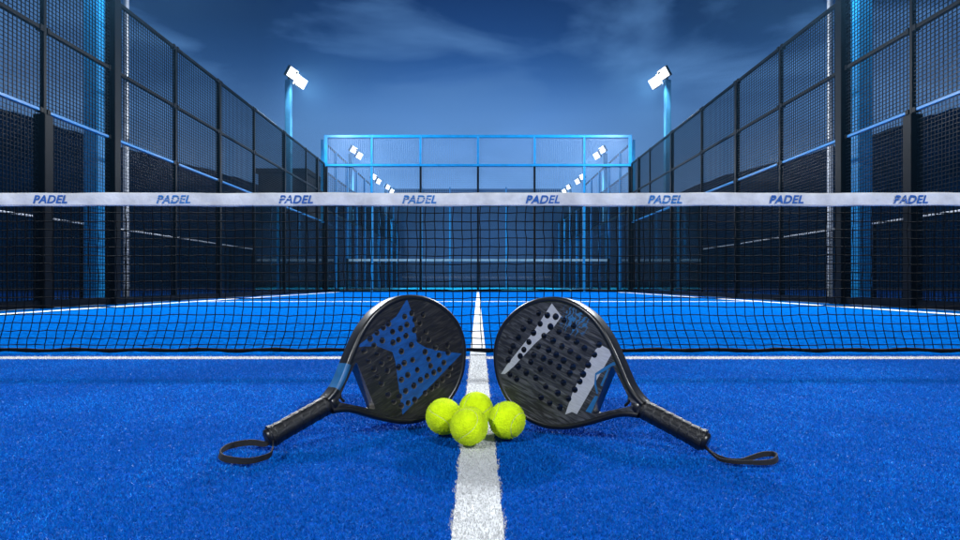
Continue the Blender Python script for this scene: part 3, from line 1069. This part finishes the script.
def racket(name_label, params, side, holes, face_m, wall_m, decals, strap_pts, arm_accent):
    X, Y, Z, yaw, al, be, S = params
    a = Vector((side * math.cos(al) * math.cos(yaw), math.cos(al) * math.sin(yaw), math.sin(al)))
    n0 = Vector((side * math.sin(yaw), -math.cos(yaw), 0))
    v0 = a.cross(n0)
    if v0.z < 0:
        v0 = -v0
    v = v0 * math.cos(be) - n0 * math.sin(be)
    n = n0 * math.cos(be) + v0 * math.sin(be)
    sg = side                                          # keeps the axes right handed
    vv = v * sg
    root = tag(empty('padel_racket'), name_label, 'racket', 'rackets standing on the turf')
    mtx = Matrix(((a.x, vv.x, n.x, X), (a.y, vv.y, n.y, Y), (a.z, vv.z, n.z, Z), (0, 0, 0, 1)))
    root.matrix_world = mtx
    def loc(u, vq, w):
        return (u * S, vq * sg * S, w * S)

    # ---- face: triangulated plate with drilled holes and inlaid decals
    rim_in = inset(OUT, 0.0055)
    pts, edges = [], []

    def loop(poly):
        b0 = len(pts)
        for p in poly:
            pts.append(Vector((float(p[0]), float(p[1]))))
        k_ = len(poly)
        for i in range(k_):
            edges.append((b0 + i, b0 + (i + 1) % k_))

    loop(rim_in)
    loop(THROAT)
    HR_ = 0.0064
    circles = []
    for (hu, hv) in holes:
        rr = (HR_ if sg > 0 else 0.0067) * random.uniform(0.90, 1.06)
        c = [(hu + rr * math.cos(2 * math.pi * i / 14), hv + rr * math.sin(2 * math.pi * i / 14)) for i in range(14)]
        circles.append((hu, hv, rr, c))
        loop(c)
    for poly, _ in decals:
        loop(poly)
    vo, _, fo_, _, _, _ = delaunay_2d_cdt(pts, edges, [], 0, 1e-6)
    rim_l = [tuple(p) for p in rim_in]
    tri = []
    for f in fo_:
        cu = sum(vo[i].x for i in f) / len(f)
        cv = sum(vo[i].y for i in f) / len(f)
        if not in_poly((cu, cv), rim_l) or in_poly((cu, cv), THROAT):
            continue
        if any((cu - c[0]) ** 2 + (cv - c[1]) ** 2 < (c[2] * 0.97) ** 2 for c in circles):
            continue
        mi = 0
        for poly, k_ in decals:
            if in_poly((cu, cv), poly):
                mi = k_
        tri.append((f, mi))
    mbx = MB()
    for w in (FT, -FT):
        P_ = [loc(p.x, p.y, w) for p in vo]
        b0 = len(mbx.v)
        mbx.v += P_
        for f, mi in tri:
            x0, y0 = vo[f[0]].x, vo[f[0]].y
            area = sum((vo[f[i]].x * vo[f[(i + 1) % len(f)]].y - vo[f[(i + 1) % len(f)]].x * vo[f[i]].y) for i in range(len(f)))
            ff = list(f) if (area > 0) == ((w > 0) == (sg > 0)) else list(f)[::-1]
            mbx.f.append(tuple(i + b0 for i in ff))
            mbx.m.append(mi if w > 0 else 0)
            mbx.smooth.append(False)
    for hu, hv, rr, c in circles:
        k_ = len(c)
        vs_ = [loc(p[0], p[1], FT) for p in c] + [loc(p[0], p[1], -FT) for p in c]
        fs_ = [(i, (i + 1) % k_, k_ + (i + 1) % k_, k_ + i) for i in range(k_)]
        if sg < 0:
            fs_ = [f[::-1] for f in fs_]
        mbx.add(vs_, fs_, 1, True)
    k_ = len(THROAT)
    vs_ = [loc(p[0], p[1], FT) for p in THROAT] + [loc(p[0], p[1], -FT) for p in THROAT]
    fs_ = [(i, (i + 1) % k_, k_ + (i + 1) % k_, k_ + i) for i in range(k_)]
    mbx.add(vs_, fs_, 1, False)
    face = mbx.build('face', [face_m, wall_m, M['star'], M['silver'], M['accent']], root)

    # ---- rim: rounded section swept round the outline
    sec = []
    ha, hb, rr = 0.0062, 0.0188, 0.0052
    for cxs, cys, a0 in ((ha - rr, hb - rr, 0), (-ha + rr, hb - rr, 90), (-ha + rr, -hb + rr, 180), (ha - rr, -hb + rr, 270)):
        for q in range(4):
            an = math.radians(a0 + 30 * q)
            sec.append((cxs + rr * math.cos(an), cys + rr * math.sin(an)))
    path = inset(OUT, 0.0060)
    t = np.gradient(path, axis=0)
    t /= np.linalg.norm(t, axis=1)[:, None]
    nrm = np.c_[-t[:, 1], t[:, 0]]
    vs_, fs_, mi_ = [], [], []
    k_ = len(sec)
    for i, p in enumerate(path):
        for sx_, sy_ in sec:
            vs_.append(loc(p[0] + nrm[i, 0] * sx_, p[1] + nrm[i, 1] * sx_, sy_))
    mbx = MB()
    for i in range(len(path) - 1):
        u_, v_ = path[i]
        blue = arm_accent and 0.140 < u_ < 0.182 and v_ > 0
        for j in range(k_):
            j2 = (j + 1) % k_
            f = (i * k_ + j, i * k_ + j2, (i + 1) * k_ + j2, (i + 1) * k_ + j)
            fs_.append(f if sg < 0 else f[::-1])
            mi_.append(1 if blue else 0)
    mbx.v, mbx.f, mbx.m, mbx.smooth = vs_, fs_, mi_, [True] * len(fs_)
    mbx.build('rim', [M['rim'], M['accent']], root)
    # small brace in the fork
    MB().tube([loc(0.152, 0.010, 0.0), loc(0.147, 0.0, 0.004), loc(0.152, -0.010, 0.0)], 0.0028 * S, 6).build('brace', M['rim'], root)

    # ---- grip: overlapped tape wound round an eight sided handle
    vs_, fs_ = [], []
    nu_, na = 150, 28
    for i in range(nu_ + 1):
        u_ = 0.004 + 0.126 * i / nu_
        for j in range(na):
            an = 2 * math.pi * j / na
            # eight sided with soft corners
            pr = 1.0 / (abs(math.cos((an + math.pi / 8) % (math.pi / 4) - math.pi / 8)) ** 0.6)
            wind = (u_ / 0.0165 + an / (2 * math.pi)) % 1.0
            ridge = 0.00105 * (1 - wind) - 0.0007 * math.exp(-(wind / 0.06) ** 2)
            endr = 0.0008 if u_ < 0.012 else 0.0
            ra = 0.0158 + ridge + endr + 0.0012 * max(0, (0.03 - u_) / 0.03)
            if i in (0, nu_):
                ra *= 0.93
            vs_.append(loc(u_, ra * pr * math.cos(an) * 1.08, ra * pr * math.sin(an) * 0.98))
    for i in range(nu_):
        for j in range(na):
            j2 = (j + 1) % na
            f = (i * na + j, (i + 1) * na + j, (i + 1) * na + j2, i * na + j2)
            fs_.append(f[::-1] if sg > 0 else f)
    mbx = MB().add(vs_, fs_, 0, True)
    mbx.add(vs_[:na], [tuple(range(na))])
    mbx.add(vs_[-na:], [tuple(range(na))])
    grip = mbx.build('grip', M['grip'], root)
    cap = MB().tube([loc(0.0045, 0, 0), loc(-0.001, 0, 0), loc(-0.0035, 0, 0)], [0.0165 * S, 0.0160 * S, 0.012 * S], 16)
    cap.build('butt_cap', M['rim'], grip)
    col = MB().tube([loc(0.124, 0, 0), loc(0.127, 0, 0), loc(0.133, 0, 0)], [0.0192 * S, 0.0196 * S, 0.0185 * S], 18)
    col.build('collar', M['rim'], grip)

    # ---- wrist strap: a flat band standing on edge
    inv = mtx.inverted()
    sp = [Vector(p[:3]) for p in strap_pts]
    wd = [p[3] for p in strap_pts]
    # smooth the path
    dense, dw = [], []
    for i in range(len(sp) - 1):
        p0, p1, p2, p3 = sp[max(i - 1, 0)], sp[i], sp[i + 1], sp[min(i + 2, len(sp) - 1)]
        for q in range(8):
            tt = q / 8
            dense.append(0.5 * ((2 * p1) + (p2 - p0) * tt + (2 * p0 - 5 * p1 + 4 * p2 - p3) * tt ** 2 + (3 * p1 - p0 - 3 * p2 + p3) * tt ** 3))
            dw.append(wd[i] * (1 - tt) + wd[i + 1] * tt)
    dense.append(sp[-1])
    dw.append(wd[-1])
    vs_, fs_ = [], []
    for i, p in enumerate(dense):
        tdir = (dense[min(i + 1, len(dense) - 1)] - dense[max(i - 1, 0)]).normalized()
        sd = Vector((tdir.y, -tdir.x, 0))
        sd = sd.normalized() if sd.length > 1e-6 else Vector((1, 0, 0))
        tw = 0.25 * math.sin(i * 0.11)
        upv = (Vector((0, 0, 1)) + sd * tw).normalized()
        th = 0.0011
        for dz, ds in ((0, -th), (0, th), (dw[i], th), (dw[i], -th)):
            vs_.append(inv @ (p + upv * dz + sd * ds))
    for i in range(len(dense) - 1):
        for j in range(4):
            j2 = (j + 1) % 4
            fs_.append((i * 4 + j, i * 4 + j2, (i + 1) * 4 + j2, (i + 1) * 4 + j))
    mbx = MB().add(vs_, fs_)
    mbx.add(vs_[:4], [(0, 1, 2, 3)])
    mbx.add(vs_[-4:], [(3, 2, 1, 0)])
    mbx.build('wrist_strap', M['strap'], root)
    return root


def gp(px, py, z, w):
    """ground pixel -> point at height z, with band width w"""
    Y = F * (CAMH - z) / (py - CY)
    return ((px - CX) / F * Y, Y, z, w)


PL = [-0.3839, 1.1058, 0.0245, 0.7019, 0.3723, 0.0882, 1.0488]
PR = [0.4065, 1.0782, 0.0246, 0.6288, 0.3694, 0.0774, 1.0394]
strap_l = [(-0.376, 1.113, 0.020, 0.008), gp(266, 446.5, 0.010, 0.010), gp(252, 445.5, 0.006, 0.011), gp(238, 447, 0.004, 0.011), gp(226, 450.5, 0.003, 0.011),
           gp(219, 456, 0.003, 0.011), gp(222, 461, 0.003, 0.011), gp(234, 463.5, 0.003, 0.011), gp(248, 464, 0.003, 0.011), gp(262, 461, 0.004, 0.011),
           gp(271, 456, 0.008, 0.010), (-0.372, 1.100, 0.016, 0.008)]
strap_r = [(0.4005, 1.083, 0.018, 0.006), gp(709, 452, 0.010, 0.006), gp(717, 457.5, 0.004, 0.007), gp(729, 462, 0.003, 0.007), gp(742, 462.5, 0.003, 0.007),
           gp(752, 460, 0.003, 0.008), gp(763, 457.0, 0.003, 0.009), gp(773, 456.5, 0.003, 0.009), gp(778, 459.5, 0.003, 0.009), gp(774, 464.0, 0.003, 0.009),
           gp(762, 465.0, 0.003, 0.008), gp(748, 464.5, 0.003, 0.007), gp(732, 463.5, 0.003, 0.007), gp(718, 460, 0.003, 0.006), (0.403, 1.078, 0.016, 0.006)]
racket('black padel racket with a big blue star on its drilled face', PL, 1, HL, M['face_l'], M['hole_wall_pale'], [(STAR, 2)], strap_l, True)
racket('black padel racket with two silver stripes on its drilled face', PR, -1, HR, M['face_r'], M['hole_wall'],
       [(BAR1, 3), (BAR2, 3), (RIB1, 4), (RIB2, 4), (RIB3, 4), (RIB4, 4)], strap_r, False)
